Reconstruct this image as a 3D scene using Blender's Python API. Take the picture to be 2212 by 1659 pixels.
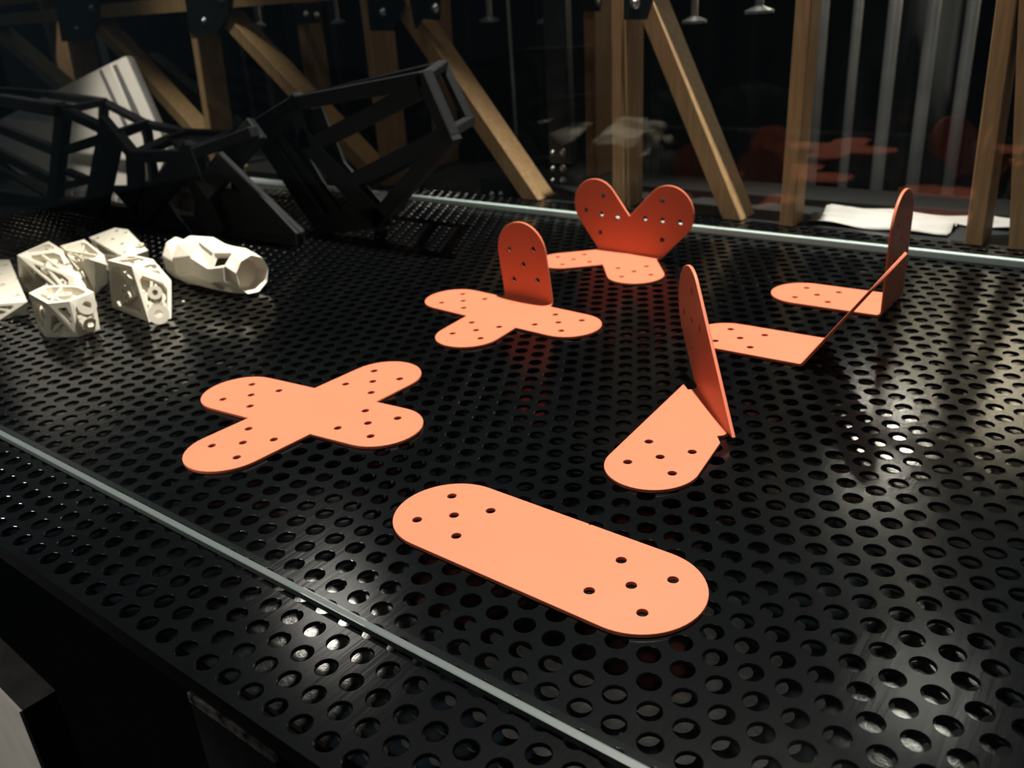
import bpy, bmesh, math, random
from mathutils import Vector, Matrix
random.seed(7)
D = bpy.data
SC = bpy.context.scene
COL = SC.collection
for o in list(D.objects):
    D.objects.remove(o)

# ------------------------------------------------------------------ camera
# calibrated on the hole patterns of the orange plates; world: x along the case edges,
# y into the case, z = 0 on top of the perforated sheet, metres
HC = 0.2443
FPX = 1866.1
PITCH, ROLL, YAW = 0.4227, -0.0716, math.radians(-39.2)
_fw = Vector((0, math.cos(PITCH), -math.sin(PITCH)))
_r = Vector((1, 0, 0))
_u = _r.cross(_fw)
_r2 = math.cos(ROLL) * _r + math.sin(ROLL) * _u
_u2 = -math.sin(ROLL) * _r + math.cos(ROLL) * _u
_M = Matrix(((math.cos(YAW), math.sin(YAW), 0), (-math.sin(YAW), math.cos(YAW), 0), (0, 0, 1)))
CR, CU, CF = _M @ _r2, _M @ _u2, _M @ _fw
CP = Vector((0, 0, HC))
cam_d = D.cameras.new('camera')
cam = D.objects.new('camera', cam_d)
COL.objects.link(cam)
m = Matrix.Identity(4)
for i in range(3):
    m[i][0], m[i][1], m[i][2], m[i][3] = CR[i], CU[i], -CF[i], CP[i]
cam.matrix_world = m
cam_d.sensor_width = 36
cam_d.lens = FPX / 2212 * 36
cam_d.clip_start = 0.01
cam_d.dof.use_dof = True
cam_d.dof.focus_distance = 0.40
cam_d.dof.aperture_fstop = 14.5
SC.camera = cam

# ------------------------------------------------------------------ light
SC.view_settings.view_transform = 'Standard'
SC.view_settings.look = 'None'
SC.view_settings.exposure = 0.0
SC.view_settings.gamma = 1.0
SC.view_settings.use_curve_mapping = False
world = D.worlds.new('dim_gallery')
SC.world = world
world.use_nodes = True
wb = world.node_tree.nodes['Background']
wb.inputs[0].default_value = (0.55, 0.80, 0.95, 1)
wb.inputs[1].default_value = 0.026


def spot(name, loc, target, watts, size, blend, radius, col=(1, 0.93, 0.84)):
    l = D.lights.new(name, 'SPOT')
    l.energy = watts
    l.spot_size = math.radians(size)
    l.spot_blend = blend
    l.shadow_soft_size = radius
    l.color = col
    o = D.objects.new(name, l)
    COL.objects.link(o)
    o.location = loc
    o.rotation_euler = (Vector(target) - Vector(loc)).to_track_quat('-Z', 'Y').to_euler()
    return o


spot('track_spot_over_case', (-0.40, 0.82, 1.9), (-0.34, 0.44, 0), 430, 42, 0.6, 0.018)
spot('track_spot_over_white_parts', (-1.05, 0.75, 1.9), (-0.82, 0.42, 0), 26, 24, 0.7, 0.018)
spot('added_card_box_fill', (-1.35, 0.10, 1.9), (-1.32, 0.78, 0.12), 140, 15, 0.9, 0.03)  # added fill that brightens the card box, not a known fixture
spot('added_truss_wash', (-0.85, 0.45, 1.9), (-0.85, 0.95, 0.2), 13, 60, 0.9, 0.03, (1, 0.84, 0.62))  # added warm wash to lift the truss fronts
spot('track_spot_far_hall', (-1.01, 4.34, 1.9), (-0.04, 0.62, 0), 100, 14, 0.9, 0.20, (1, 0.90, 0.76))
spot('track_spot_far_hall_low', (-0.36, 2.41, 1.9), (-0.04, 0.28, 0), 3, 12, 0.9, 0.14)
for px_ in (-0.29, -0.09, 0.11):
    spot('added_rear_panel_light', (px_, 0.75, 1.9), (px_, 1.6, 0.52), 560, 10.5, 0.4, 0.02, (1, 0.90, 0.76))  # added lamps that light the unseen rear panel for its reflection
spot('added_tube_fill', (-0.15, 0.70, 1.9), (-0.22, 1.45, 0.10), 55, 28, 0.9, 0.03)  # added fill to bring up the grey tubes
spot('track_spot_far_left', (-2.32, 1.64, 1.9), (-0.30, 0.18, 0), 6, 12, 0.9, 0.14)
spot('added_front_fill', (-0.6, -1.6, 2.1), (-0.75, 0.9, 0.12), 10, 50, 0.9, 0.05, (1, 0.84, 0.62))  # added weak fill from the camera side for truss and upright faces
spot('added_board_light', (-1.3, 1.7, 2.2), (-2.75, 1.4, 0.75), 260, 55, 0.5, 0.05)  # added lamp that lights the unseen boards for their reflections
spot('added_plinth_fill', (-1.2, -1.2, 1.2), (-0.55, 0.1, -0.22), 130, 22, 0.9, 0.04)  # added fill to brighten the plinth and the front leg


# ------------------------------------------------------------------ pixel helpers (photo 2212 x 1659)
def ray(p):
    return CR * ((p[0] - 1106) / FPX) - CU * ((p[1] - 829.5) / FPX) + CF


def G(p, z=0.0):
    d = ray(p)
    return CP + d * ((z - HC) / d.z)


def onY(p, y):
    d = ray(p)
    return CP + d * (y / d.y)


def proj(P):
    d = Vector(P) - CP
    w = d.dot(CF)
    return (1106 + FPX * d.dot(CR) / w, 829.5 - FPX * d.dot(CU) / w)


def height(p, ytop):
    b = G(p)
    lo, hi = 0.0, 0.3
    for _ in range(40):
        mid = (lo + hi) / 2
        if proj((b.x, b.y, mid))[1] > ytop:
            lo = mid
        else:
            hi = mid
    return lo


# ------------------------------------------------------------------ materials
def mat(name, col, rough=0.5, metal=0.0, spec=0.5, noise=0.0, nscale=40, bump=0.0, bscale=300, stretch=None, col2=None, coat=0):
    M = D.materials.new(name)
    M.use_nodes = True
    nt = M.node_tree
    b = nt.nodes['Principled BSDF']
    b.inputs['Base Color'].default_value = (*col, 1)
    b.inputs['Roughness'].default_value = rough
    b.inputs['Metallic'].default_value = metal
    b.inputs['Specular IOR Level'].default_value = spec
    b.inputs['Coat Weight'].default_value = coat
    tc = nt.nodes.new('ShaderNodeTexCoord')
    mp = nt.nodes.new('ShaderNodeMapping')
    nt.links.new(tc.outputs['Object'], mp.inputs[0])
    if stretch:
        mp.inputs['Scale'].default_value = stretch
    if noise or col2:
        n = nt.nodes.new('ShaderNodeTexNoise')
        n.inputs['Scale'].default_value = nscale
        n.inputs['Detail'].default_value = 5
        nt.links.new(mp.outputs[0], n.inputs['Vector'])
        r = nt.nodes.new('ShaderNodeValToRGB')
        c2 = col2 if col2 else tuple(min(1, c * (1 + noise)) for c in col)
        c1 = col if col2 else tuple(c * (1 - noise) for c in col)
        r.color_ramp.elements[0].position = 0.35
        r.color_ramp.elements[1].position = 0.68
        r.color_ramp.elements[0].color = (*c1, 1)
        r.color_ramp.elements[1].color = (*c2, 1)
        nt.links.new(n.outputs['Fac'], r.inputs[0])
        nt.links.new(r.outputs[0], b.inputs['Base Color'])
    if bump:
        n2 = nt.nodes.new('ShaderNodeTexNoise')
        n2.inputs['Scale'].default_value = bscale
        n2.inputs['Detail'].default_value = 3
        nt.links.new(mp.outputs[0], n2.inputs['Vector'])
        bp = nt.nodes.new('ShaderNodeBump')
        bp.inputs['Strength'].default_value = bump
        bp.inputs['Distance'].default_value = 0.001
        nt.links.new(n2.outputs['Fac'], bp.inputs['Height'])
        nt.links.new(bp.outputs[0], b.inputs['Normal'])
    return M


M_ORANGE = mat('orange_powder_coat', (0.60, 0.165, 0.092), 0.45, spec=0.16, noise=0.02, nscale=25, bump=0.03, bscale=900)
M_SHEET = mat('black_perforated_steel', (0.0018, 0.0022, 0.0024), 0.16, spec=0.5, noise=0.25, nscale=30, bump=0.06, bscale=260, stretch=(1, 0.06, 1))
M_TRAY = mat('polished_dark_metal_tray', (0.30, 0.30, 0.29), 0.13, metal=1.0, noise=0.25, nscale=120, bump=0.05, bscale=300)
M_BLACK = mat('black_steel', (0.005, 0.0055, 0.006), 0.45, noise=0.3, nscale=20)
M_LEG = mat('worn_black_steel', (0.013, 0.013, 0.014), 0.5, noise=0.3, nscale=60, bump=0.3, bscale=120)
M_WORN = mat('bare_worn_edge', (0.02, 0.02, 0.02), 0.35, metal=0.6, nscale=170, col2=(0.55, 0.52, 0.48))
M_PRINT = mat('black_printed_plastic', (0.0075, 0.0085, 0.0095), 0.65, spec=0.2, noise=0.15, nscale=60, bump=0.08, bscale=500)
M_WHITE = mat('white_printed_nylon', (0.75, 0.70, 0.585), 0.62, spec=0.3, noise=0.03, nscale=90, bump=0.12, bscale=900)
M_BOX = mat('warm_white_card', (0.78, 0.735, 0.66), 0.7, noise=0.05, nscale=20)
M_BOXLINE = mat('grey_card_band', (0.14, 0.14, 0.13), 0.7, noise=0.1)
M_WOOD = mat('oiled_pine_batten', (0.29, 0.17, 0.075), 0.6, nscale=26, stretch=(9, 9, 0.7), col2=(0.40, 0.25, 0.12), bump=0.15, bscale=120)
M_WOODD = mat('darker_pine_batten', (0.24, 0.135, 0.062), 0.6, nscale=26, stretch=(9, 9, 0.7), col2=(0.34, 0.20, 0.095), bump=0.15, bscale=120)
M_STEEL = mat('galvanised_steel', (0.55, 0.57, 0.58), 0.28, metal=1.0, noise=0.15, nscale=150)
M_ROD = mat('dull_grey_tube', (0.20, 0.20, 0.205), 0.5, metal=0.2, noise=0.3, nscale=9)
M_CURT = mat('black_curtain', (0.003, 0.0035, 0.004), 0.9, noise=0.4, nscale=6)
M_FLOOR = mat('black_floor', (0.012, 0.012, 0.012), 0.7, noise=0.3, nscale=4)
M_CLOTH = mat('white_sheet', (0.42, 0.40, 0.38), 0.85, noise=0.12, nscale=14)
M_PLY = mat('added_panel_ply', (0.78, 0.70, 0.56), 0.6, nscale=8, stretch=(1, 1, 8), col2=(0.86, 0.79, 0.66))
M_GREYP = mat('light_grey_laminate', (0.33, 0.32, 0.30), 0.55, noise=0.06, nscale=30)
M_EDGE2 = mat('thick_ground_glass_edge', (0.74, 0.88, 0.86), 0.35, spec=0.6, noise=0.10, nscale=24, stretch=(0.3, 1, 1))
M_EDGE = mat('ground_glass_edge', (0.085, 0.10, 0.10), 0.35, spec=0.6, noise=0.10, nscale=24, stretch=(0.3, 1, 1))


def glass_mat():
    M = D.materials.new('clear_glass')
    M.use_nodes = True
    nt = M.node_tree
    nt.nodes.remove(nt.nodes['Principled BSDF'])
    out = nt.nodes['Material Output']
    t = nt.nodes.new('ShaderNodeBsdfTransparent')
    t.inputs[0].default_value = (0.975, 0.99, 0.985, 1)
    g = nt.nodes.new('ShaderNodeBsdfGlossy')
    g.inputs['Roughness'].default_value = 0.0
    g.inputs['Color'].default_value = (1, 1, 1, 1)
    f = nt.nodes.new('ShaderNodeFresnel')
    f.inputs['IOR'].default_value = 1.5
    mx = nt.nodes.new('ShaderNodeMixShader')
    # the pane is a closed box: leaving the glass must reflect no more than entering it
    geo = nt.nodes.new('ShaderNodeNewGeometry')
    ior = nt.nodes.new('ShaderNodeMapRange')
    ior.inputs['To Min'].default_value = 1.5
    ior.inputs['To Max'].default_value = 1 / 1.5
    nt.links.new(geo.outputs['Backfacing'], ior.inputs['Value'])
    nt.links.new(ior.outputs[0], f.inputs['IOR'])
    k = nt.nodes.new('ShaderNodeMath')       # coated display glass: about half the reflection of bare glass
    k.operation = 'MULTIPLY'
    k.inputs[1].default_value = 0.5
    nt.links.new(f.outputs[0], k.inputs[0])
    nt.links.new(k.outputs[0], mx.inputs[0])
    nt.links.new(t.outputs[0], mx.inputs[1])
    nt.links.new(g.outputs[0], mx.inputs[2])
    nt.links.new(mx.outputs[0], out.inputs[0])
    return M


M_GLASS = glass_mat()


# ------------------------------------------------------------------ object helpers
def link(name, mesh, m=None, parent=None):
    o = D.objects.new(name, mesh)
    COL.objects.link(o)
    if m is not None and mesh is not None:
        mesh.materials.clear()
        mesh.materials.append(m)
    if parent is not None:
        o.parent = parent
        o.matrix_parent_inverse = Matrix.Translation(-parent.location)
    return o


def bm_obj(name, bm, m, parent=None, smooth=False):
    bmesh.ops.recalc_face_normals(bm, faces=bm.faces[:])
    me = D.meshes.new(name)
    bm.to_mesh(me)
    bm.free()
    if smooth:
        for p in me.polygons:
            p.use_smooth = True
    return link(name, me, m, parent)


def tag(o, label, cat, group=None):
    o['label'] = label
    o['category'] = cat
    if group:
        o['group'] = group
    return o


def thing(name, loc, label, cat, group=None):
    o = D.objects.new(name, None)
    o.empty_display_size = 0.02
    COL.objects.link(o)
    o.location = loc
    return tag(o, label, cat, group)


def structure(o, label=None, cat=None):
    o['kind'] = 'structure'
    if label:
        tag(o, label, cat)
    return o


def hexa(bm, a, b):
    """prism from two matching vertex loops"""
    va = [bm.verts.new(p) for p in a]
    vb = [bm.verts.new(p) for p in b]
    bm.faces.new(va)
    bm.faces.new(vb[::-1])
    n = len(a)
    for i in range(n):
        bm.faces.new((va[i], vb[i], vb[(i + 1) % n], va[(i + 1) % n]))


def box(bm, x0, x1, y0, y1, z0, z1):
    hexa(bm, [(x0, y0, z0), (x1, y0, z0), (x1, y1, z0), (x0, y1, z0)],
         [(x0, y0, z1), (x1, y0, z1), (x1, y1, z1), (x0, y1, z1)])


def bevel(bm, w, seg=2):
    bmesh.ops.bevel(bm, geom=bm.edges[:] + bm.verts[:], offset=w, segments=seg, affect='EDGES', profile=0.6)


def cyl(bm, c, axis, r, h, n=12, r2=None):
    axis = Vector(axis).normalized()
    t = axis.orthogonal().normalized()
    s = axis.cross(t)
    c = Vector(c)
    r2 = r if r2 is None else r2
    A = [c + (t * math.cos(2 * math.pi * i / n) + s * math.sin(2 * math.pi * i / n)) * r for i in range(n)]
    B = [c + axis * h + (t * math.cos(2 * math.pi * i / n) + s * math.sin(2 * math.pi * i / n)) * r2 for i in range(n)]
    hexa(bm, A, B)


def ring(bm, c, axis, ro, ri, h, n=18):
    axis = Vector(axis).normalized()
    t = axis.orthogonal().normalized()
    s = axis.cross(t)
    c = Vector(c)
    L = []
    for rr, hh in ((ro, 0), (ro, h), (ri, h), (ri, 0)):
        L.append([bm.verts.new(c + axis * hh + (t * math.cos(2 * math.pi * i / n) + s * math.sin(2 * math.pi * i / n)) * rr) for i in range(n)])
    for k in range(4):
        a, b = L[k], L[(k + 1) % 4]
        for i in range(n):
            bm.faces.new((a[i], b[i], b[(i + 1) % n], a[(i + 1) % n]))


def bar(bm, a, b, w, d, ref=(0, 1, 0)):
    """rectangular bar from a to b, w across in the plane normal to ref, d along ref"""
    a, b = Vector(a), Vector(b)
    ax = (b - a).normalized()
    ref = Vector(ref)
    n = ax.cross(ref)
    if n.length < 1e-4:
        n = ax.orthogonal()
    n.normalize()
    q = n.cross(ax).normalized()
    offs = [(-w / 2, -d / 2), (w / 2, -d / 2), (w / 2, d / 2), (-w / 2, d / 2)]
    hexa(bm, [a + n * i + q * j for i, j in offs], [b + n * i + q * j for i, j in offs])


# ------------------------------------------------------------------ room
bm = bmesh.new()
box(bm, -6, 4, -3.5, 4.2, -0.90, -0.85)
structure(bm_obj('floor', bm, M_FLOOR))

# pleated black curtain behind the trusses
bm = bmesh.new()
prev = None
nx = 700
for i in range(nx + 1):
    x = -5.0 + 6.6 * i / nx
    y = 1.75 + 0.028 * math.sin(x * 62) + 0.012 * math.sin(x * 23 + 1.3) + 0.008 * math.sin(x * 131)
    a = bm.verts.new((x, y, -0.85))
    b = bm.verts.new((x, y + 0.004 * math.sin(x * 40), 0.62))
    if prev:
        bm.faces.new((prev[0], a, b, prev[1]))
    prev = (a, b)
structure(bm_obj('wall_back', bm, M_CURT, smooth=True))

# ------------------------------------------------------------------ table with perforated top
PX = 0.015
HR = 0.0049
OX, OY = 0.0338 * HC, 0.0737 * HC
Y0, Y1 = 0.1256, 0.900
X0, X1 = -1.95, 0.36
ROWH = PX * math.sqrt(3) / 2
table = thing('display_table', (-0.6, 0.55, -0.85), 'black steel display table with a perforated sheet top', 'table')


def perforated():
    V, F = [], []
    idx = {}

    def vert(x, y, z):
        k = (round(x * 2e5), round(y * 2e5), round(z * 2e5))
        if k not in idx:
            idx[k] = len(V)
            V.append((x, y, z))
        return idx[k]
    j0 = math.ceil((Y0 + 0.0088 - OY) / ROWH)
    j1 = math.floor((Y1 - 0.0088 - OY) / ROWH)
    R = PX / math.sqrt(3)
    for j in range(j0, j1 + 1):
        cy = OY + j * ROWH
        sh = 0.5 * (j % 2)
        for i in range(math.ceil((X0 - OX) / PX), math.floor((X1 - OX) / PX)):
            cx = OX + (i + sh) * PX
            if cx < -1.25 and cy < 0.30:
                pass
            outer, inner, low = [], [], []
            per = 3
            cor = [(cx + R * math.cos(math.pi / 6 + k * math.pi / 3), cy + R * math.sin(math.pi / 6 + k * math.pi / 3)) for k in range(6)]
            for k in range(6):
                a, b = cor[k], cor[(k + 1) % 6]
                for s in range(per):
                    t = s / per
                    outer.append(vert(a[0] + (b[0] - a[0]) * t, a[1] + (b[1] - a[1]) * t, 0))
                    ang = math.pi / 6 + (k + t) * math.pi / 3
                    x, y = cx + HR * math.cos(ang), cy + HR * math.sin(ang)
                    V.append((cx + (HR + 0.00025) * math.cos(ang), cy + (HR + 0.00025) * math.sin(ang), 0))
                    inner.append(len(V) - 1)
                    V.append((x, y, -0.00025))
                    V.append((x, y, -0.0020))
                    low.append(len(V) - 1)
            n = 6 * per
            for k in range(n):
                q = (k + 1) % n
                F.append((outer[k], outer[q], inner[q], inner[k]))
                F.append((inner[k], inner[q], low[q] - 1, low[k] - 1))
                F.append((low[k] - 1, low[q] - 1, low[q], low[k]))
            if j in (j0, j1):
                ks = (3, 4, 5) if j == j0 else (0, 1, 2)
                yy = Y0 if j == j0 else Y1
                p = [cor[k] for k in ks]
                F.append((vert(*p[0], 0), vert(p[0][0], yy, 0), vert(p[2][0], yy, 0), vert(*p[2], 0), vert(*p[1], 0)))
    me = D.meshes.new('perforated_top')
    me.from_pydata(V, [], F)
    me.update()
    return me


link('perforated_top', perforated(), M_SHEET, table)
bm = bmesh.new()
box(bm, X0, X1, Y0, Y0 + 0.0015, -0.010, -0.0003)
bm_obj('front_lip', bm, M_BLACK, table)
TRAY = 0.0215
bm = bmesh.new()
box(bm, X0 + 0.02, X1 - 0.02, Y0 + 0.02, Y1 - 0.004, -TRAY - 0.003, -TRAY)
bm_obj('lower_tray', bm, M_TRAY, table)
for xx in (-1.6, 0.2):
    for yy in (0.20, 0.84):
        bm = bmesh.new()
        box(bm, xx - 0.025, xx + 0.025, yy - 0.025, yy + 0.025, -0.85, -TRAY - 0.003)
        bm_obj('leg', bm, M_LEG, table)
# the flat leg seen below the front edge, its top edge worn bright
lx0, lx1 = G((392, 1456)).x, G((578, 1586)).x
bm = bmesh.new()
box(bm, lx0, lx1, Y0 + 0.0015, Y0 + 0.012, -0.85, -0.012)
leg = bm_obj('leg', bm, M_LEG, table)
bm = bmesh.new()
box(bm, lx0, lx1, Y0 - 0.0006, Y0 + 0.0015, -0.85, -0.0150)
bm_obj('leg_plate', bm, M_LEG, table)
bm = bmesh.new()
box(bm, lx0, lx1, Y0 - 0.0009, Y0 + 0.0008, -0.0150, -0.0100)
bm_obj('worn_edge', bm, M_WORN, table)


# ------------------------------------------------------------------ glass panes of the case
def pane(name, y, th, h, eh, et, me_, label, x0=-1.93, x1=0.34):
    t = thing(name, ((x0 + x1) / 2, y, 0), label, 'glass pane')
    bm = bmesh.new()
    box(bm, x0, x1, y - th / 2, y + th / 2, eh, h)
    bm_obj('glass', bm, M_GLASS, t)
    bm = bmesh.new()
    box(bm, x0, x1, y - et / 2, y + et / 2, 0.0, eh)
    bevel(bm, 0.0008, 2)
    e = bm_obj('ground_edge', bm, me_, t)
    e['label'] = 'pale green ground bottom edge of the pane'
    return t


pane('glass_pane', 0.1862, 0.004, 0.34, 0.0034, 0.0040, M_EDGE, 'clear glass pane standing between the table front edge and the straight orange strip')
pane('glass_pane', 0.8350, 0.006, 0.60, 0.0066, 0.0060, M_EDGE2, 'clear glass pane standing just in front of the wooden trusses')

# ------------------------------------------------------------------ orange plates
QA = 0.01346      # half spacing of the five-hole pattern
HO = 0.0029       # hole radius
TH = 0.0021


def arm_outline(arms, w, seg=18):
    """arms: list of (origin, angle, distance of end-arc centre, radius) sorted by angle; outline of their union"""
    pts = []
    n = len(arms)
    for i, (o, a, L) in enumerate(arms):
        e = Vector((math.cos(a), math.sin(a)))
        p = Vector((-e.y, e.x))
        c = Vector(o) + e * L
        for k in range(seg + 1):
            t = a - math.pi / 2 + math.pi * k / seg
            pts.append(c + Vector((math.cos(t), math.sin(t))) * w)
        o2, a2, L2 = arms[(i + 1) % n]
        da = (a2 - a) % (2 * math.pi)
        if abs(da - math.pi) > 0.35 and da < math.pi:
            e2 = Vector((math.cos(a2), math.sin(a2)))
            p2 = Vector((-e2.y, e2.x))
            A = Vector(o) + p * w
            B = Vector(o2) - p2 * w
            den = e.x * e2.y - e.y * e2.x
            s = ((B - A).x * e2.y - (B - A).y * e2.x) / den
            pts.append(A + e * s)
    return pts


def holes5(c, a):
    e = Vector((math.cos(a), math.sin(a)))
    p = Vector((-e.y, e.x))
    c = Vector(c)
    return [c, c + (e + p) * QA, c + (e - p) * QA, c - (e + p) * QA, c + (p - e) * QA]


def flat_mesh(outline, holes, th=TH, hr=HO):
    cu = D.curves.new('tmp', 'CURVE')
    cu.dimensions = '2D'
    cu.fill_mode = 'BOTH'
    bev = 0.00035
    cu.extrude = th / 2 - bev
    cu.bevel_depth = bev
    cu.bevel_resolution = 1

    def poly(pts):
        s = cu.splines.new('POLY')
        s.points.add(len(pts) - 1)
        for q, p in zip(s.points, pts):
            q.co = (p[0], p[1], 0, 1)
        s.use_cyclic_u = True
    poly(outline)
    for h in holes:
        poly([(h[0] + hr * math.cos(-2 * math.pi * k / 20), h[1] + hr * math.sin(-2 * math.pi * k / 20)) for k in range(20)])
    o = D.objects.new('tmp', cu)
    COL.objects.link(o)
    dg = bpy.context.evaluated_depsgraph_get()
    me = D.meshes.new_from_object(o.evaluated_get(dg))
    D.objects.remove(o)
    D.curves.remove(cu)
    bm = bmesh.new()
    bm.from_mesh(me)
    D.meshes.remove(me)
    bmesh.ops.remove_doubles(bm, verts=bm.verts[:], dist=1e-6)
    bmesh.ops.translate(bm, verts=bm.verts[:], vec=(0, 0, th / 2))
    return bm


def fold(bm, p, dirv, ang, rad=0.0028):
    """bend everything on the left side of the line (p, dirv) upward by ang"""
    p = Vector((p[0], p[1], 0))
    u = Vector((dirv[0], dirv[1], 0)).normalized()
    nrm = Vector((-u.y, u.x, 0))
    arc = rad * ang
    N = 6
    for k in range(N + 1):
        q = p + nrm * (arc * k / N)
        bmesh.ops.bisect_plane(bm, geom=bm.verts[:] + bm.edges[:] + bm.faces[:], plane_co=q, plane_no=nrm, dist=1e-7)
    for v in bm.verts:
        r = v.co - p
        d = r.dot(nrm)
        if d <= 1e-7:
            continue
        t = r.dot(u)
        z = v.co.z
        # centre of bend above the sheet (fold upward); z measured from the lower face
        a = min(d, arc) / rad
        ex = max(0.0, d - arc)
        R = rad + TH - z      # inner radius on top
        nn = R * math.sin(a) + ex * math.cos(a)
        zz = (rad + TH) - R * math.cos(a) + ex * math.sin(a)
        v.co = p + u * t + nrm * nn
        v.co.z = zz


def finish_plate(name, bm, label, cat='connector plate', group=None, lift=0.0):
    bmesh.ops.dissolve_degenerate(bm, edges=bm.edges[:], dist=1e-7)
    c = Vector((0, 0, 0))
    for v in bm.verts:
        c += v.co
    c /= len(bm.verts)
    c.z = 0
    for v in bm.verts:
        v.co -= c
    bmesh.ops.recalc_face_normals(bm, faces=bm.faces[:])
    me = D.meshes.new(name)
    bm.to_mesh(me)
    bm.free()
    o = link(name, me, M_ORANGE)
    o.location = (c.x, c.y, lift)
    return tag(o, label, cat, group)


R_ = math.radians
GRP = 'orange steel connector plates'

# straight strip (stadium with a small fold mark in the middle of one side)
w = 0.0302
c1, c2 = Vector((-0.2668, 0.2722)), Vector((-0.1612, 0.2712))
ax = (c2 - c1).normalized()
an = math.atan2(ax.y, ax.x)
mid = (c1 + c2) / 2
out = []
pn = Vector((-ax.y, ax.x))
for (cc, sgn) in ((c2 + ax * 0.0035, 1), (c1 - ax * 0.0015, -1)):
    for k in range(29):
        t = an + (0 if sgn > 0 else math.pi) - math.pi / 2 + math.pi * k / 28
        out.append(cc + Vector((math.cos(t), math.sin(t))) * w)
    if sgn > 0:
        b = mid + pn * w + ax * 0.011
        out += [b + ax * 0.0008, b - pn * 0.0013, b - ax * 0.0008]
bm = flat_mesh(out, holes5(c1, an) + holes5(c2, an))
finish_plate('straight_connector_plate', bm, 'flat straight orange plate with rounded ends and ten holes', group=GRP)

# four-armed cross
w = 0.0268
arms_c = {'r': (-0.3882, 0.3269), 'u': (-0.4340, 0.3755), 'l': (-0.4944, 0.3153), 'd': (-0.4382, 0.2668)}


def shift(p, z=TH):     # holes were measured on the upper face: move the ground point to where that face is
    k = 1 - z / HC
    return Vector((p[0] * k, p[1] * k))


def cross_arms(pairs, ext=0.0103):
    """pairs: list of (centre, hole centre, axis angle or None)"""
    A, H = [], []
    for cen, hc, a in pairs:
        d = Vector(hc) - Vector(cen)
        aa = math.atan2(d.y, d.x) if a is None else a
        A.append((Vector(cen), aa % (2 * math.pi), d.length + ext))
        H += holes5(Vector(cen) + Vector((math.cos(aa), math.sin(aa))) * d.length, aa)
    A.sort(key=lambda q: q[1])
    return A, H


P = {k: shift(v) for k, v in arms_c.items()}


def isect(a, b, c, d):
    e, f = b - a, d - c
    s = ((c - a).x * f.y - (c - a).y * f.x) / (e.x * f.y - e.y * f.x)
    return a + e * s


cen = isect(P['l'], P['r'], P['d'], P['u'])
A, Hs = cross_arms([(cen, P[k], None) for k in 'ruld'])
bm = flat_mesh(arm_outline(A, w), Hs)
finish_plate('cross_connector_plate', bm, 'flat four-armed orange cross plate lying beside the white printed parts', group=GRP)

# cross with one arm bent up
w = 0.0262
l, r, d = shift((-0.4913, 0.5422)), shift((-0.3844, 0.5362)), shift((-0.4336, 0.4906))
cen = Vector((-0.4345, 0)); cen.y = l.y + (r.y - l.y) * (cen.x - l.x) / (r.x - l.x)
f0, f1 = Vector((-0.4638, 0.5640)), Vector((-0.4128, 0.5614))
upa = R_(93.5)
uph = cen + Vector((math.cos(upa), math.sin(upa))) * (0.5690 - cen.y + 0.0265)
A, Hs = cross_arms([(cen, l, None), (cen, r, None), (cen, d, None), (cen, uph, upa)])
bm = flat_mesh(arm_outline(A, w), Hs)
fold(bm, (f0 + f1) / 2, f1 - f0, R_(90))
finish_plate('bent_cross_plate', bm, 'orange cross plate with one arm bent straight up and three lying flat', group=GRP)

# cross folded along its diagonal: two flat arms, two upright arms like a heart
w = 0.0258
a0, U = Vector((-0.4660, 0.7240)), Vector((0.9995, -0.0329))
cen = a0 + U * 0.0345
fa = math.atan2(U.y, U.x)
hl, hr_ = shift((-0.4737, 0.6917)), shift((-0.3990, 0.6825))
v1 = fa + R_(128.5)
v2 = fa + R_(45.0)
A, Hs = cross_arms([(cen, hl, None), (cen, hr_, None),
                    (cen, cen + Vector((math.cos(v1), math.sin(v1))) * 0.0490, v1),
                    (cen, cen + Vector((math.cos(v2), math.sin(v2))) * 0.0550, v2)])
bm = flat_mesh(arm_outline(A, w), Hs)
fold(bm, cen - U * 0.05, U, R_(90))
finish_plate('folded_cross_plate', bm, 'orange cross plate folded so two arms stand up in a heart shape', group=GRP)


def folded_strip(name, label, hc, axis, fp, fdir, ang, axis2, hd2, w, notch=0.0, ext=0.0103):
    """strip: flat part ends around hole centre hc, folded along (fp,fdir); blade leaves at unfolded angle axis2"""
    hc, fp = Vector(hc), Vector(fp)
    fd = Vector(fdir).normalized()
    e1 = Vector((math.cos(axis), math.sin(axis)))      # from fold towards flat end
    e2 = Vector((math.cos(axis2), math.sin(axis2)))    # unfolded blade direction
    p1, p2 = Vector((-e1.y, e1.x)), Vector((-e2.y, e2.x))
    out = []
    for cc, a in ((hc + e1 * ext, axis), (fp + e2 * (hd2 + ext), axis2)):
        for k in range(25):
            t = a - math.pi / 2 + math.pi * k / 24
            out.append(cc + Vector((math.cos(t), math.sin(t))) * w)
        # side vertex on the fold line
        e, p = (e1, p1) if a == axis else (e2, p2)
        A0 = fp + p * w
        den = e.x * fd.y - e.y * fd.x
        s = ((fp - A0).x * fd.y - (fp - A0).y * fd.x) / den
        v = A0 + e * s
        if notch:
            inw = (fp - v).normalized()
            nn = Vector((-fd.y, fd.x))
            sgn = 1 if (e.dot(nn) > 0) else -1
            out += [v + nn * sgn * 0.0042 + (e * 0.0), v + inw * notch + nn * sgn * 0.0036, v + inw * notch - nn * sgn * 0.0036, v - nn * sgn * 0.0042]
        else:
            out.append(v)
    Hs = holes5(hc, axis) + holes5(fp + e2 * hd2, axis2)
    bm = flat_mesh(out, Hs)
    fold(bm, fp, fd, ang)
    return finish_plate(name, bm, label, group=GRP)


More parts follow.
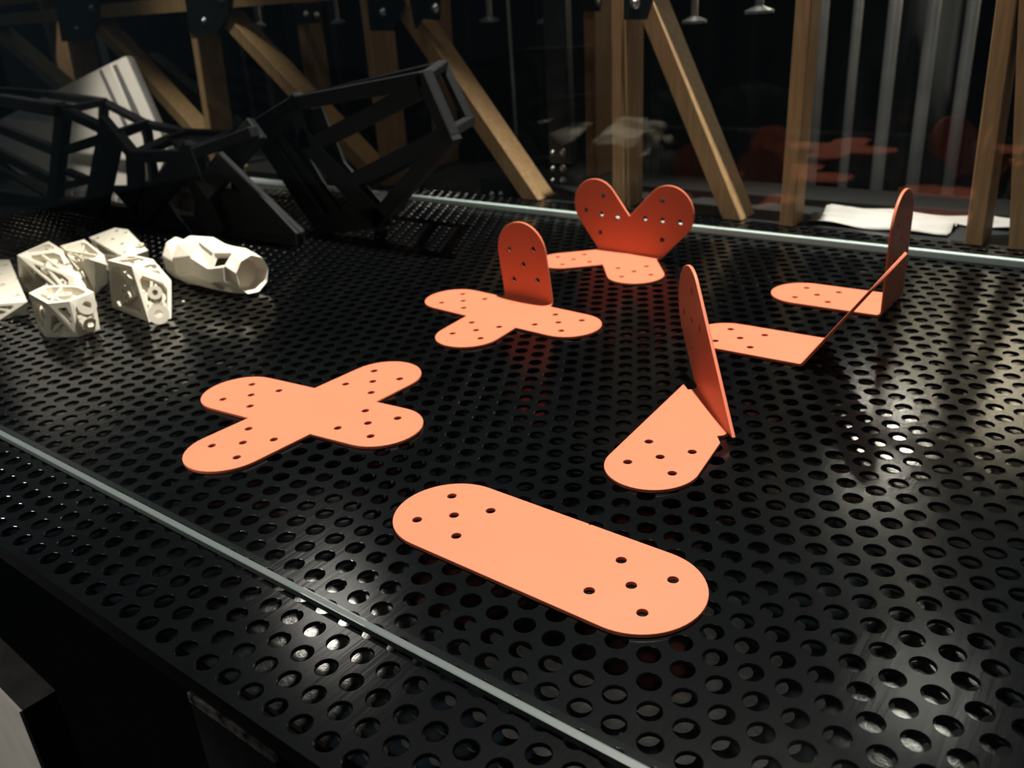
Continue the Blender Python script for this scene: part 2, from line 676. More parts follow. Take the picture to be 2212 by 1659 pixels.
# strip folded upright on a slanting line
fd = Vector((-0.6658, 0.7462))
fp = shift((-0.2120, 0.4500))
hc = shift((-0.2079, 0.3830))
axis = math.atan2(hc.y - fp.y, hc.x - fp.x)
fda = math.atan2(fd.y, fd.x)
# left of fd is the far-left side; the blade must be on the left side: reverse line so that the flat part is on the right
fd2 = -fd
if Vector((-fd2.y, fd2.x)).dot(hc - fp) > 0:
    fd2 = fd
axis2 = math.atan2(fd.y, fd.x) + (R_(-41.5) if fd2 == -fd else R_(41.5))
folded_strip('twisted_connector_plate', 'orange strip folded on a slanting line, its notched blade standing up', hc, axis, fp, fd2, R_(90), axis2, 0.0655, 0.0262, notch=0.0085)

# strip bent up to about fifty-five degrees
fp = Vector((-0.1893, 0.5680))
hc = shift((-0.2440, 0.5719))
folded_strip('angled_connector_plate', 'orange strip bent into an open slanting angle', hc, math.pi + R_(0.5), fp, (0.04, -1), R_(56), R_(-1.0), 0.0575, 0.0262)

# strip bent to a right angle
fp = Vector((-0.1722, 0.6860))
hc = shift((-0.2291, 0.6908))
folded_strip('right_angle_connector_plate', 'orange strip bent into a right angle, blade upright near the rear glass', hc, math.pi + R_(0.4), fp, (0.0, -1), R_(90), R_(0.0), 0.0555, 0.0266)


# ------------------------------------------------------------------ white printed parts
def baked(obj):
    dg = bpy.context.evaluated_depsgraph_get()
    me = D.meshes.new_from_object(obj.evaluated_get(dg))
    return me


def poly_block(name, label, bottom, top, zt, faces_spec=(), seed=1, group='white printed connector parts'):
    """faceted printed block: hull of a footprint on the sheet and a top outline; the faces the viewer can
    see get deep pockets with ribs and screw bosses.  bottom: pixels; top: pixels at zt or (x, y, z)"""
    rnd = random.Random(seed)
    pts = [G(p) for p in bottom]
    for t in top:
        pts.append(G((t[0], t[1]), t[2] if len(t) == 3 else zt))
    c = sum(pts, Vector()) / len(pts)
    c.z = 0
    th = thing(name, c, label, 'printed part', group)
    bm = bmesh.new()
    for p in pts:
        bm.verts.new(p)
    r = bmesh.ops.convex_hull(bm, input=bm.verts[:])
    bmesh.ops.delete(bm, geom=list({g for g in r['geom_interior'] + r['geom_unused'] if isinstance(g, bmesh.types.BMVert)}), context='VERTS')
    bmesh.ops.dissolve_limit(bm, angle_limit=0.30, verts=bm.verts[:], edges=bm.edges[:])
    bmesh.ops.recalc_face_normals(bm, faces=bm.faces[:])
    fs = [f for f in bm.faces if f.normal.dot(CP - f.calc_center_median()) > 0 and f.normal.z > -0.03]
    fs.sort(key=lambda f: -f.calc_area())
    cut = bmesh.new()
    extra = []
    for k, f in enumerate(fs):
        size = math.sqrt(f.calc_area())
        if size < 0.010:
            continue
        sp = faces_spec[k] if k < len(faces_spec) else ('pocket',)
        n = f.normal.copy()
        cc = f.calc_center_median()
        vs = [v.co.copy() for v in f.verts]
        if sp[0] == 'solid':
            pk = None
        else:
            sc = max(0.45, 1 - 0.0058 / size * 1.25)
            pk = []
            m_ = len(vs)
            for i in range(m_):
                v = cc + (vs[i] - cc) * sc
                a_ = cc + (vs[i - 1] - cc) * sc
                b_ = cc + (vs[(i + 1) % m_] - cc) * sc
                pk += [v + (a_ - v) * 0.16, v + (b_ - v) * 0.16]
            hexa(cut, [p + n * 0.004 for p in pk], [p - n * 0.0075 + (cc - p) * 0.12 for p in pk])
        t = (vs[1] - vs[0]).normalized()
        q = n.cross(t)
        # small through holes
        for h in range(7 if pk is None else (2 if size > 0.02 else 1)):
            u, w_ = rnd.uniform(-0.28, 0.28), rnd.uniform(-0.28, 0.28)
            if pk is None:
                i = h % len(vs)
                d_ = (vs[i] - cc) * (0.72 if h < len(vs) else 0.25)
                u, w_ = d_.dot(t) / size, d_.dot(q) / size
            p = cc + (t * u + q * w_) * size
            cyl(cut, p + n * 0.004, -n, 0.0019 + 0.0008 * rnd.random(), 0.020, 10)
            if pk:
                extra.append(('boss', p - n * 0.0076, n, 0.0052, 0.0021, 0.0056))
            else:
                extra.append(('boss', p - n * 0.001, n, 0.0046, 0.0022, 0.0016))
        if pk and size > 0.016:
            i = rnd.randrange(len(vs))
            a_, b_ = cc + (vs[i] - cc) * 0.92, cc + ((vs[(i + len(vs) // 2) % len(vs)] + vs[(i + len(vs) // 2 + 1) % len(vs)]) / 2 - cc) * 0.92
            extra.append(('rib', a_ - n * 0.0032, b_ - n * 0.0032, n, 0.0022, 0.005))
            if size > 0.024:
                a_, b_ = cc + (vs[(i + 1) % len(vs)] - cc) * 0.92, cc + ((vs[i - 1] + vs[i - 2]) / 2 - cc) * 0.92
                extra.append(('rib', a_ - n * 0.0042, b_ - n * 0.0042, n, 0.0018, 0.004))
                mm = cc + (t * rnd.uniform(-.2, .2) + q * rnd.uniform(-.2, .2)) * size
                hexa(cut, [mm + (t * x + q * y) * size - n * 0.004 for x, y in ((-.13, -.07), (.10, -.09), (.05, .12))],
                     [mm + (t * x + q * y) * size - n * 0.018 for x, y in ((-.13, -.07), (.10, -.09), (.05, .12))])
    me = D.meshes.new('tmp')
    bm.to_mesh(me)
    bm.free()
    A_ = D.objects.new('tmp_a', me)
    COL.objects.link(A_)
    bmesh.ops.recalc_face_normals(cut, faces=cut.faces[:])
    mc = D.meshes.new('tmp_c')
    cut.to_mesh(mc)
    cut.free()
    B_ = D.objects.new('tmp_b', mc)
    COL.objects.link(B_)
    md = A_.modifiers.new('cut', 'BOOLEAN')
    md.operation = 'DIFFERENCE'
    md.object = B_
    md.solver = 'EXACT'
    md.use_self = True
    bv = A_.modifiers.new('soft', 'BEVEL')
    bv.width = 0.0006
    bv.segments = 2
    bv.limit_method = 'ANGLE'
    res = baked(A_)
    D.objects.remove(A_)
    D.objects.remove(B_)
    res.name = 'body'
    link('body', res, M_WHITE, th)
    for e in extra:
        bm = bmesh.new()
        if e[0] == 'boss':
            ring(bm, e[1], e[2], e[3], e[4], e[5], 16)
            for v in bm.verts:
                v.co.z = max(v.co.z, 0.0004)
            bm_obj('screw_boss', bm, M_WHITE, th)
        else:
            bar(bm, e[1], e[2], e[4], e[5], e[3])
            for v in bm.verts:
                v.co.z = max(v.co.z, 0.0004)
            bm_obj('rib', bm, M_WHITE, th)
    return th


P_, S_ = ('pocket',), ('solid',)
h1 = height((100, 729), 656)
cub = poly_block('printed_cube_node', 'white cube-shaped printed node with round bosses, in front of the others',
           [(84, 714), (100, 729), (170, 728), (216, 711), (192, 699), (108, 700)],
           [(62, 633), (103, 656), (150, 651), (203, 631), (172, 616), (95, 617)], h1, seed=3)
h2 = height((57, 682), 652)
poly_block('printed_plate_node', 'white flat-topped printed node with small screw bosses, beside the cube node',
           [(57, 680), (-2, 692), (-80, 692), (-75, 640), (20, 630)],
           [(20, 561), (59, 652), (-45, 660), (-70, 562)], h2, (S_,), seed=5)
h3 = height((44, 628), 551)
poly_block('printed_wedge_node', 'white wedge-shaped printed node with a sloping edge, behind the cube node',
           [(44, 628), (75, 640), (158, 652), (204, 640), (180, 610), (70, 600)],
           [(37, 551), (70, 541), (105, 521), (132, 538), (160, 598, h3 * 0.52), (197, 584, h3 * 0.52)], h3, seed=8)
h4 = height((150, 605), 532)
poly_block('printed_bracket_node', 'white ribbed printed node between the wedge node and the arched node',
           [(205, 638), (232, 612), (214, 588), (150, 600), (170, 612)],
           [(130, 531), (182, 517), (226, 552), (206, 564), (140, 545), (230, 572, h4 * 0.8)], h4, seed=11)
h5 = height((318, 580), 541)
poly_block('printed_arch_node', 'white arched printed node with an open end, behind the tapered node',
           [(230, 585), (318, 580), (322, 566), (270, 540), (205, 545)],
           [(320, 541), (272, 557), (248, 492, h5 * 1.6), (276, 496, h5 * 1.6), (192, 513, h5 * 1.35), (206, 520, h5 * 1.3)], h5, (S_, P_, P_), seed=13)
h6 = height((240, 664), 562)
tap = poly_block('printed_tapered_node', 'white tapered printed node with a round socket at its foot',
           [(242, 664), (262, 668), (322, 696), (370, 688), (372, 660), (300, 640)],
           [(232, 562), (282, 549), (330, 560), (284, 575), (346, 603, h6 * 0.62), (370, 606, h6 * 0.62), (371, 640, h6 * 0.35)], h6, seed=17)


def socket(th, px, z, ro, ri, h, lift=0.35):
    p = G(px, z)
    n = CP - p
    n.z = 0
    n.normalize()
    n.z = lift
    n.normalize()
    bm = bmesh.new()
    ring(bm, p - n * h * 0.7, n, ro, ri, h, 22)
    for v in bm.verts:
        v.co.z = max(v.co.z, 0.0004)
    o = bm_obj('socket_ring', bm, M_WHITE, th)


socket(tap, (343, 679), 0.010, 0.0088, 0.0036, 0.008)
socket(tap, (335, 632), 0.022, 0.0062, 0.0026, 0.006)
socket(cub, (188, 660), 0.026, 0.0078, 0.0036, 0.006)
socket(cub, (196, 702), 0.008, 0.0058, 0.0024, 0.006)


def long_node():
    """long rounded node: loft of faceted sections, open at the near end"""
    a, b = G((352, 612)), G((520, 640))
    ax = (b - a)
    L = ax.length
    ax.normalize()
    sd = Vector((-ax.y, ax.x, 0))
    # s along, half width, height, side shift, base
    secs = [(-0.10, 0.010, 0.034, 0.016, 0.004), (0.03, 0.017, 0.042, 0.010, 0.0), (0.17, 0.015, 0.033, 0.006, 0.0), (0.30, 0.021, 0.047, 0.003, 0.0),
            (0.55, 0.023, 0.048, 0.002, 0.0), (0.78, 0.022, 0.043, 0.0, 0.0), (0.97, 0.0215, 0.042, -0.001, 0.0), (1.10, 0.018, 0.037, -0.002, 0.002)]
    c = (a + b) / 2
    c.z = 0
    th = thing('printed_long_node', c, 'long rounded white printed node with a round hole in its side', 'printed part', 'white printed connector parts')
    bm = bmesh.new()
    n = 9
    loops = []
    for i, (s, hw, hh, sh, z0) in enumerate(secs):
        lp = []
        for k in range(n):
            t = 2 * math.pi * (k + 0.5 * (i % 2) * 0.6) / n - math.pi / 2
            p = a + ax * (L * s) + sd * (sh + 0.012 + hw * 1.12 * math.cos(t))
            zc = z0 + (hh - z0) / 2
            p.z = max(0.0002, zc + (hh - z0) / 2 * 1.05 * math.sin(t))
            lp.append(bm.verts.new(p))
        loops.append(lp)
    fs = {}
    for i in range(len(loops) - 1):
        for k in range(n):
            fs[(i, k)] = bm.faces.new((loops[i][k], loops[i][(k + 1) % n], loops[i + 1][(k + 1) % n], loops[i + 1][k]))
    cap = bm.faces.new(loops[-1][::-1])
    cap0 = bm.faces.new(loops[0])
    bmesh.ops.recalc_face_normals(bm, faces=bm.faces[:])
    # socket in the near end
    bmesh.ops.inset_region(bm, faces=[cap], thickness=0.0035)
    bmesh.ops.translate(bm, verts=cap.verts[:], vec=-ax * 0.012)
    # round hole and shallow dishes on the upper side
    for key, dep in (((5, 5), 0.016), ((4, 5), 0.003), ((3, 6), 0.003), ((5, 7), 0.004), ((6, 6), 0.006), ((2, 7), 0.005), ((3, 8), 0.002)):
        f = fs[key]
        nn = f.normal.copy()
        bmesh.ops.inset_region(bm, faces=[f], thickness=0.003)
        bmesh.ops.translate(bm, verts=f.verts[:], vec=-nn * min(dep, 0.004))
        if dep > 0.01:
            bmesh.ops.inset_region(bm, faces=[f], thickness=0.0022)
            bmesh.ops.delete(bm, geom=[f], context='FACES_ONLY')
    me = D.meshes.new('body')
    bm.to_mesh(me)
    bm.free()
    o = link('body', me, M_WHITE, th)
    sb = o.modifiers.new('soft', 'BEVEL')
    sb.width = 0.0018
    sb.segments = 3
    sb.limit_method = 'ANGLE'
    sb.angle_limit = 0.35
    return th


long_node()
bm = bmesh.new()
bmesh.ops.create_icosphere(bm, subdivisions=1, radius=0.0016)
for v in bm.verts:
    v.co += Vector((random.uniform(-.3, .3), random.uniform(-.3, .3), random.uniform(-.2, .2))) * 0.001
    v.co.z = max(v.co.z + 0.0013, 0.0)
o = bm_obj('plastic_crumb', bm, M_WHITE)
o.location = G((397, 655))
tag(o, 'tiny white plastic crumb on the black sheet beside the long node', 'crumb')

# ------------------------------------------------------------------ black lattice models
def lattice(name, label, bars, panels=(), base=None):
    """bars: (pixel a, y a, pixel b, y b, width, depth) in depth planes y; panels: (pixels, y, thickness)"""
    allp = []
    for b_ in bars:
        allp += [onY(b_[0], b_[1]), onY(b_[2], b_[3])]
    c = sum(allp, Vector()) / len(allp)
    c.z = 0
    th = thing(name, c, label, 'printed model', 'black lattice models')
    for pa, ya, pb, yb, w, d in bars:
        A, B = onY(pa, ya), onY(pb, yb)
        A.z = max(A.z, w * 0.5)
        B.z = max(B.z, w * 0.5)
        if (A - B).length < 1e-3:
            continue
        ex = (B - A).normalized() * w * 0.35
        bm = bmesh.new()
        bar(bm, A - ex, B + ex, w, d)
        bmesh.ops.bevel(bm, geom=bm.edges[:], offset=0.0012, segments=1, affect='EDGES')
        for v in bm.verts:
            v.co.z = max(v.co.z, 0.0)
        bm_obj('strut', bm, M_PRINT, th)
    for pts, y, t in panels:
        P = []
        for k, p in enumerate(pts):
            yy = y[k] if isinstance(y, (list, tuple)) else y
            P.append(onY(p, yy))
        n = (P[1] - P[0]).cross(P[2] - P[0]).normalized() * t
        for p in P:
            p.z = max(p.z, 0.0)
        Q = [p + n for p in P]
        for q in Q:
            q.z = max(q.z, 0.0)
        bm = bmesh.new()
        hexa(bm, P, Q)
        bm_obj('panel', bm, M_PRINT, th)
    return th


# wing-shaped model on the right: front frame, rear frame and rungs between them
YF, YB = 0.655, 0.755
bars = [
    ((645, 222), YF, (912, 172), YF, 0.016, 0.014), ((912, 172), YF, (956, 140), YB, 0.009, 0.012), ((645, 214), YB, (956, 142), YB, 0.010, 0.012),
    ((956, 140), YB, (1013, 260), YB, 0.009, 0.012), ((918, 168), YF, (970, 287), YF, 0.015, 0.014), ((970, 287), YF, (1013, 262), YB, 0.010, 0.012),
    ((690, 306), YF, (905, 196), YF, 0.017, 0.012), ((752, 396), YF, (972, 288), YF, 0.016, 0.012), ((820, 470), YF, (975, 295), YF, 0.017, 0.014),
    ((645, 226), YF, (665, 305), YF, 0.022, 0.014), ((664, 300), YF, (822, 470), YF, 0.026, 0.014),
    ((645, 222), YF, (578, 300), YF, 0.020, 0.014), ((578, 300), YF, (700, 500), YF, 0.030, 0.012), ((700, 500), YF, (822, 468), YF, 0.024, 0.014),
    ((612, 300), YF, (740, 470), YF, 0.012, 0.010),
    ((530, 288), YF, (645, 218), YF, 0.014, 0.014), ((530, 284), YB, (645, 214), YB, 0.010, 0.012), ((645, 216), YF, (645, 214), YB, 0.012, 0.010),
    ((768, 412), YB, (880, 352), YB, 0.011, 0.012), ((768, 410), YB, (690, 300), YB, 0.012, 0.012), ((822, 468), YF, (830, 420), YB, 0.014, 0.012),
    ((880, 352), YB, (1013, 262), YB, 0.011, 0.012),
]
panels = [([(578, 310), (640, 300), (742, 470), (700, 505)], YF + 0.004, 0.004),
          ([(655, 240), (690, 232), (760, 390), (740, 400)], YF + 0.004, 0.004)]
lattice('wing_lattice_model', 'black faceted wing-shaped lattice model rising toward the rear glass', bars, panels)

# long low saddle-shaped model on the left
YF, YB = 0.585, 0.700
bars = [
    ((-60, 206), YF, (142, 240), YF, 0.017, 0.014), ((142, 240), YF, (255, 292), YF, 0.012, 0.014), ((255, 292), YF, (292, 338), YF, 0.013, 0.014),
    ((292, 338), YF, (412, 335), YF, 0.014, 0.014), ((412, 335), YF, (545, 286), YF + 0.02, 0.012, 0.014),
    ((-60, 190), YB, (110, 204), YB, 0.010, 0.012), ((110, 204), YB, (224, 221), YB, 0.012, 0.012), ((224, 221), YB, (316, 268), YB, 0.009, 0.014),
    ((316, 268), YB, (406, 288), YB, 0.010, 0.014), ((406, 288), YB, (500, 292), YB, 0.012, 0.014), ((500, 292), YB, (545, 280), YB, 0.012, 0.014),
    ((142, 238), YF, (224, 221), YB, 0.010, 0.012), ((255, 290), YF, (316, 268), YB, 0.012, 0.012), ((292, 336), YF, (362, 304), (YF + YB) / 2, 0.012, 0.012),
    ((362, 304), (YF + YB) / 2, (406, 289), YB, 0.012, 0.012), ((412, 333), YF, (500, 293), YB, 0.014, 0.012),
    ((138, 240), YF, (128, 470), YF, 0.021, 0.014), ((240, 290), YF, (222, 480), YF, 0.040, 0.012), ((292, 340), YF, (306, 500), YF, 0.026, 0.012),
    ((-60, 252), YF, (132, 330), YF, 0.015, 0.010), ((-60, 300), YF, (130, 398), YF, 0.016, 0.010),
    ((-60, 330), YF, (120, 432), YF, 0.007, 0.010), ((150, 372), YF, (228, 405), YF, 0.010, 0.010), ((150, 322), YF, (232, 296), YF, 0.012, 0.010),
    ((150, 400), YF, (228, 378), YF, 0.010, 0.010), ((140, 460), YF, (228, 430), YF, 0.014, 0.010),
    ((412, 336), YF, (318, 500), YF, 0.030, 0.012), ((410, 340), YF, (470, 505), YF, 0.036, 0.012), ((545, 290), YF + 0.03, (452, 400), YF, 0.030, 0.012),
    ((480, 350), YF, (640, 505), YF + 0.02, 0.020, 0.008),
    ((120, 470), YF, (640, 512), YF + 0.02, 0.020, 0.014), ((-60, 440), YF, (128, 472), YF, 0.016, 0.012),
    ((224, 221), YB, (222, 400), YB, 0.012, 0.012), ((316, 268), YB, (340, 430), YB, 0.012, 0.012), ((500, 292), YB, (520, 440), YB, 0.018, 0.012),
]
panels = [([(240, 400), (318, 500), (420, 505), (330, 400)], YF + 0.006, 0.004),
          ([(420, 400), (560, 420), (640, 505), (420, 505)], YF + 0.006, 0.004),
          ([(366, 303), (412, 290), (500, 294), (414, 330)], [YF + 0.055, YB, YB, YF + 0.004], 0.003)]
lattice('saddle_lattice_model', 'long low black lattice model with a dipped saddle, white box behind it', bars, panels)

# white card box leaning behind the saddle model
WN = Vector((0.0, -1, 0.42)).normalized()
WP = Vector((-1.3, 0.724, 0.0))


def on_lean(p, off=0.0):
    d = ray(p)
    return CP + d * ((WP + WN * off - CP).dot(WN) / d.dot(WN))


def lean_part(name, pts, m_, off, depth):
    q = [on_lean(p, off) for p in pts]
    bm = bmesh.new()
    hexa(bm, q, [p - WN * depth for p in q])
    for v in bm.verts:
        if v.co.z < 0:
            v.co.y += 0.42 * -v.co.z
            v.co.z = 0.0
    return bm_obj(name, bm, m_, wb_)


ct = on_lean((180, 330))
wb_ = thing('leaning_card_box', (ct.x, ct.y, 0), 'warm white card box with grey bands, leaning behind the black saddle model', 'box')
lean_part('front_face', [(-60, 290), (110, 201), (236, 138), (340, 378), (262, 520), (20, 560)], M_BOX, 0.0, 0.006)
lean_part('side_panel', [(236, 138), (270, 122), (362, 330), (340, 378)], M_BOX, -0.003, 0.006)
lean_part('grey_band', [(243, 142), (251, 139), (336, 322), (322, 330)], M_BOXLINE, -0.0018, 0.003)
lean_part('grey_band', [(213, 153), (219, 150), (274, 268), (266, 270)], M_BOXLINE, 0.0012, 0.003)
lean_part('back_panel', [(270, 122), (281, 121), (374, 330), (362, 332)], M_BOXLINE, -0.006, 0.006)

# ------------------------------------------------------------------ wooden trusses
YT = 0.890
ZT = 0.36


def batten(parent, name, p0, p1, y, w, d, m_, z0=0.0, z1=ZT):
    """p0, p1: two pixels on the left edge of the front face; the batten is cut level at z0 and z1"""
    A, B = onY(p0, y), onY(p1, y)
    k = (A.x - B.x) / (A.z - B.z)
    hw = w * math.sqrt(1 + k * k)
    xa, xb = A.x + k * (z0 - A.z), A.x + k * (z1 - A.z)
    bm = bmesh.new()
    hexa(bm, [(xa, y, z0), (xa + hw, y, z0), (xa + hw, y + d, z0), (xa, y + d, z0)],
         [(xb, y, z1), (xb + hw, y, z1), (xb + hw, y + d, z1), (xb, y + d, z1)])
    bmesh.ops.bevel(bm, geom=bm.edges[:], offset=0.001, segments=1, affect='EDGES')
    return bm_obj(name, bm, m_, parent)


def bolt(parent, p, y, r=0.0042):
    P = onY(p, y)
    bm = bmesh.new()
    cyl(bm, (P.x, y, P.z), (0, -1, 0), r * 1.5, 0.001, 14)
    bmesh.ops.create_uvsphere(bm, u_segments=12, v_segments=8, radius=r, matrix=Matrix.Translation((P.x, y - 0.001, P.z)))
    return bm_obj('bolt', bm, M_STEEL, parent, smooth=True)


def gusset(parent, pts, y, bolts):
    P = [onY(p, y) for p in pts]
    bm = bmesh.new()
    hexa(bm, P, [p - Vector((0, 0.003, 0)) for p in P])
    g = bm_obj('gusset_plate', bm, M_BLACK, parent)
    for b_ in bolts:
        bolt(g, b_, y - 0.003)
    return g


tr = thing('wooden_truss', (-1.0, YT + 0.02, 0), 'pine batten truss with black bolted gusset plates, standing behind the rear glass', 'truss', 'wooden trusses')
W, DP = 0.016, 0.046
for p0, p1 in (((128, 0), (159, 162)), ((400, 0), (439, 253)), ((776, 0), (797, 169))):
    batten(tr, 'vertical_batten', p0, p1, YT, W, DP, M_WOOD)
for p0, p1, zz in (((205, 68), (408, 292), 0.25), ((488, 64), (640, 226), 0.25), ((866, 45), (1130, 434), 0.25), ((-60, 40), (112, 190), 0.25)):
    batten(tr, 'diagonal_batten', p0, p1, YT + 0.004, W * 1.35, DP * 0.8, M_WOOD, 0.0, zz)
bm = bmesh.new()
box(bm, -2.6, -0.945, YT + 0.002, YT + 0.04, 0.254, 0.276)
bm_obj('top_chord', bm, M_WOOD, tr)
gusset(tr, [(136, 90), (196, 86), (214, 40), (214, -30), (120, -30), (124, 20)], YT - 0.0005, [(198, 17), (166, 62)])
gusset(tr, [(412, 72), (470, 74), (496, 30), (500, -40), (398, -40)], YT - 0.0005, [(441, 46), (478, 0)])
gusset(tr, [(803, 66), (852, 66), (872, 12), (876, -40), (792, -40)], YT - 0.0005, [(827, 27)])
gusset(tr, [(900, 62), (915, 40), (950, 44), (955, -40), (880, -40)], YT - 0.0005, [(940, 18)])

tr2 = thing('wooden_truss', (-0.35, YT + 0.02, 0), 'pine batten truss with a doubled post behind the heart-shaped plate', 'truss', 'wooden trusses')
for p0, p1, dk in (((1319, 0), (1322, 420), 1.0), ((1717, 20), (1683, 480), 0.62), ((2152, 0), (2082, 530), 0.85), ((2200, 13), (2178, 540), 0.85)):
    batten(tr2, 'vertical_batten', p0, p1, YT, W, DP * dk, M_WOOD)
batten(tr2, 'diagonal_batten', (1380, 30), (1562, 478), YT + 0.004, W * 1.3, DP * 0.8, M_WOOD, 0.0, 0.30)
gusset(tr2, [(1350, 42), (1398, 42), (1412, 0), (1412, -60), (1350, -60)], YT - 0.0005, [(1372, 6)])
bm = bmesh.new()
box(bm, -0.62, -0.335, YT + 0.002, YT + 0.04, 0.315, 0.337)
bm_obj('top_chord', bm, M_WOOD, tr2)

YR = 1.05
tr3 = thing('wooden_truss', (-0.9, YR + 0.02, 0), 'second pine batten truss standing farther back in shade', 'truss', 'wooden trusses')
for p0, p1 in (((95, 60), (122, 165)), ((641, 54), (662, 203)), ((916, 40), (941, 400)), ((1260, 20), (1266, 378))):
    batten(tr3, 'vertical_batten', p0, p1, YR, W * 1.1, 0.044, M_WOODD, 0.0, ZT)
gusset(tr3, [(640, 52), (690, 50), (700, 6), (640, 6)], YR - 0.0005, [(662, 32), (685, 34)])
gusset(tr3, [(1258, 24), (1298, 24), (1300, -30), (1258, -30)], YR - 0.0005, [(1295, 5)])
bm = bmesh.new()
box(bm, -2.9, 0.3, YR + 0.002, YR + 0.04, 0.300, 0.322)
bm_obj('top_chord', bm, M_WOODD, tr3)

# black perforated post with bolts behind the bent cross plate
pp = thing('bolted_post', onY((1205, 480), 0.94) * 1, 'narrow black steel post studded with bright bolts behind the rear glass', 'post')
a, b = onY((1185, 300), 0.94), onY((1232, 300), 0.94)
bm = bmesh.new()
box(bm, a.x, b.x, 0.94, 0.952, 0.0, ZT)
bm_obj('post_body', bm, M_BLACK, pp)
pp.location.z = 0
for x in (1194, 1217):
    for y in (330, 364, 390, 436):
        bolt(pp, (x, y), 0.94, 0.0026 if x < 1200 else 0.0034)
fl = thing('floor_bracket', onY((1075, 424), 0.9), 'small black bracket with two bright bolts at the foot of the diagonal batten', 'bracket')
a, b = onY((1040, 424), 0.9), onY((1105, 424), 0.9)
bm = bmesh.new()
box(bm, a.x, b.x, 0.9, 0.91, 0.0, 0.02)
bm_obj('bracket_body', bm, M_BLACK, fl)
fl.location.z = 0
for x in (1062, 1082):
    bolt(fl, (x, 420), 0.9, 0.003)

# steel hanging feet
YH = 0.97
rail_pts = []
for px_, yb, s in ((730, 46, 0.8), (1058, 42, 1.0), (1184, 44, 1.0), (1500, 44, 1.0), (1640, 22, 1.1), (563, 52, 0.7)):
    P = onY((px_, yb), YH)
    t = thing('hanging_foot', (P.x, YH, P.z), 'steel levelling foot on a thin rod hanging below the dark rail', 'steel foot', 'hanging steel feet')
    r_ = 0.0042 * s
    bm = bmesh.new()
    cyl(bm, (P.x, YH, P.z + 0.002), (0, 0, 1), r_, 0.340 - P.z - 0.002, 12)
    bm_obj('rod', bm, M_STEEL, t)
    bm = bmesh.new()
    cyl(bm, (P.x, YH, P.z - 0.003), (0, 0, 1), r_ * 3.4, 0.003, 20)
    cyl(bm, (P.x, YH, P.z), (0, 0, 1), r_ * 3.4, 0.004, 20, r_ * 1.2)
    bm_obj('foot_disc', bm, M_STEEL, t)
bm = bmesh.new()
box(bm, -2.9, 0.3, YH - 0.012, YH + 0.012, 0.340, 0.365)
o = bm_obj('dark_rail', bm, M_BLACK)
tag(o, 'dark steel rail above the trusses that carries the hanging feet', 'rail')

# dull grey tubes in front of the curtain on the right
YG = 1.45
for pt, pb, wpx in (((1776, 60), (1752, 300), 22), ((1856, 0), (1836, 250), 18), ((1936, 0), (1902, 300), 24), ((2020, 0), (1985, 300), 24), ((2105, 0), (2070, 300), 22), ((1100, 40), (1072, 300), 8)):
    A = onY(pt, YG)
    rr = wpx / FPX * 1.5 / 2
    bm = bmesh.new()
    cyl(bm, (A.x, YG, -0.85), (0, 0, 1), rr, 1.45, 16)
    for f in bm.faces:
        f.smooth = len(f.verts) == 4
    o = bm_obj('grey_tube', bm, M_ROD)
    tag(o, 'thin dull grey upright tube in front of the black curtain', 'tube', 'grey tubes before the curtain')

# ledge carrying the trusses, and the white sheet lying on it between the posts
bm = bmesh.new()
box(bm, -2.6, 0.34, 0.9015, 1.095, -0.06, -0.0005)
o = bm_obj('low_ledge', bm, M_CURT)
tag(o, 'black ledge behind the table that carries the wooden trusses', 'ledge')
for xx in (-2.5, -1.2, 0.2):
    bm = bmesh.new()
    box(bm, xx - 0.03, xx + 0.03, 0.97, 1.03, -0.85, -0.06)
    l_ = bm_obj('ledge_leg', bm, M_BLACK, o)
bm = bmesh.new()
g = {}
for j in range(18):
    for i in range(66):
        x = -0.318 + 0.60 * i / 65
        y = 0.908 + 0.072 * j / 17
        z = 0.004 + 0.0035 * math.sin(x * 60 + j * 0.5) * math.sin(x * 17 + 1) + 0.0025 * math.sin(j * 1.3 + x * 31)
        g[i, j] = bm.verts.new((x, y, max(0.0008, z)))
for j in range(17):
    for i in range(65):
        q = (g[i, j], g[i + 1, j], g[i + 1, j + 1], g[i, j + 1])
        cx = sum(v.co.x for v in q) / 4
        cy = sum(v.co.y for v in q) / 4
        if cy < 0.955 and (-0.175 < cx < -0.080 or cx > 0.30):
            continue
        bm.faces.new(q)
bmesh.ops.delete(bm, geom=[v for v in bm.verts if not v.link_faces], context='VERTS')
bmesh.ops.solidify(bm, geom=bm.faces[:], thickness=0.0008)
for v in bm.verts:
    v.co.z = max(v.co.z, 0.0)
o = bm_obj('white_sheet', bm, M_CLOTH, smooth=True)
tag(o, 'creased white sheet on the ledge between the wooden posts', 'sheet')

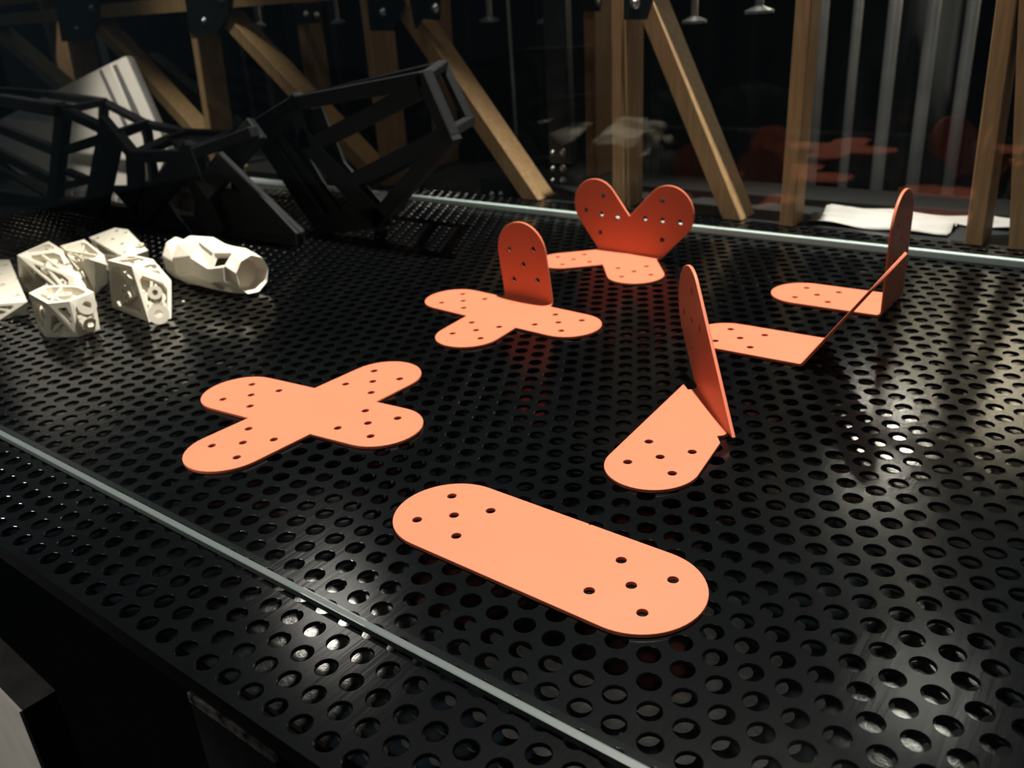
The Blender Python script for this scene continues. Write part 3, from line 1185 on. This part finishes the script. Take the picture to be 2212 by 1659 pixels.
# unseen white boards, added at far left for reflections in the black sheet
for y0, y1 in ((0.95, 1.55), (1.72, 2.05)):
    bt = thing('added_reflection_board', (-2.75, (y0 + y1) / 2, -0.85), 'added white board on thin black legs, for its reflection in the sheet, beyond the end of the trusses', 'board', 'added reflection boards')
    bm = bmesh.new()
    box(bm, -2.76, -2.74, y0, y1, 0.50, 0.90)
    bm_obj('board', bm, M_BOX, bt)
    for yy in (y0 + 0.05, y1 - 0.05):
        bm = bmesh.new()
        box(bm, -2.785, -2.76, yy - 0.012, yy + 0.012, -0.85, 0.88)
        bm_obj('leg', bm, M_BLACK, bt)

# grey plinth at the lower left, below the table edge
ZP = -0.17
c0, c1, c2 = G((48, 1535), ZP), G((118, 1490), ZP), G((0, 1485), ZP)
u = (c2 - c0).normalized()
v = Vector((-u.y, u.x, 0))
if v.dot(c1 - c0) < 0:
    v = -v
wd = (c1 - c0).length
pl = thing('plinth', (c0.x, c0.y, -0.85), 'low plinth with a black top and a light grey front, below the table edge', 'plinth')
A = [c0, c0 + u * 0.35, c0 + u * 0.35 + v * wd, c0 + v * wd]
bm = bmesh.new()
hexa(bm, [(p.x, p.y, -0.85) for p in A], [(p.x, p.y, ZP) for p in A])
bm_obj('body', bm, M_LEG, pl)
bm = bmesh.new()
B = [c0 - v * 0.002, c0 + u * 0.35 - v * 0.002, c0 + u * 0.35, c0]
hexa(bm, [(p.x, p.y, -0.85) for p in B], [(p.x, p.y, ZP) for p in B])
bm_obj('front_panel', bm, M_GREYP, pl)

# unseen plywood panel, added above the view so the black sheet mirrors it
pn_ = thing('added_reflection_panel', (-0.08, 1.6, -0.85), 'added pale plywood panel for a reflection, on black legs standing behind the grey tubes', 'panel')
bm = bmesh.new()
box(bm, -0.365, 0.22, 1.60, 1.612, 0.22, 0.54)
bm_obj('board', bm, M_PLY, pn_)
for xx in (-0.33, 0.19):
    bm = bmesh.new()
    box(bm, xx - 0.012, xx + 0.012, 1.613, 1.635, -0.85, 0.52)
    bm_obj('leg', bm, M_BLACK, pn_)
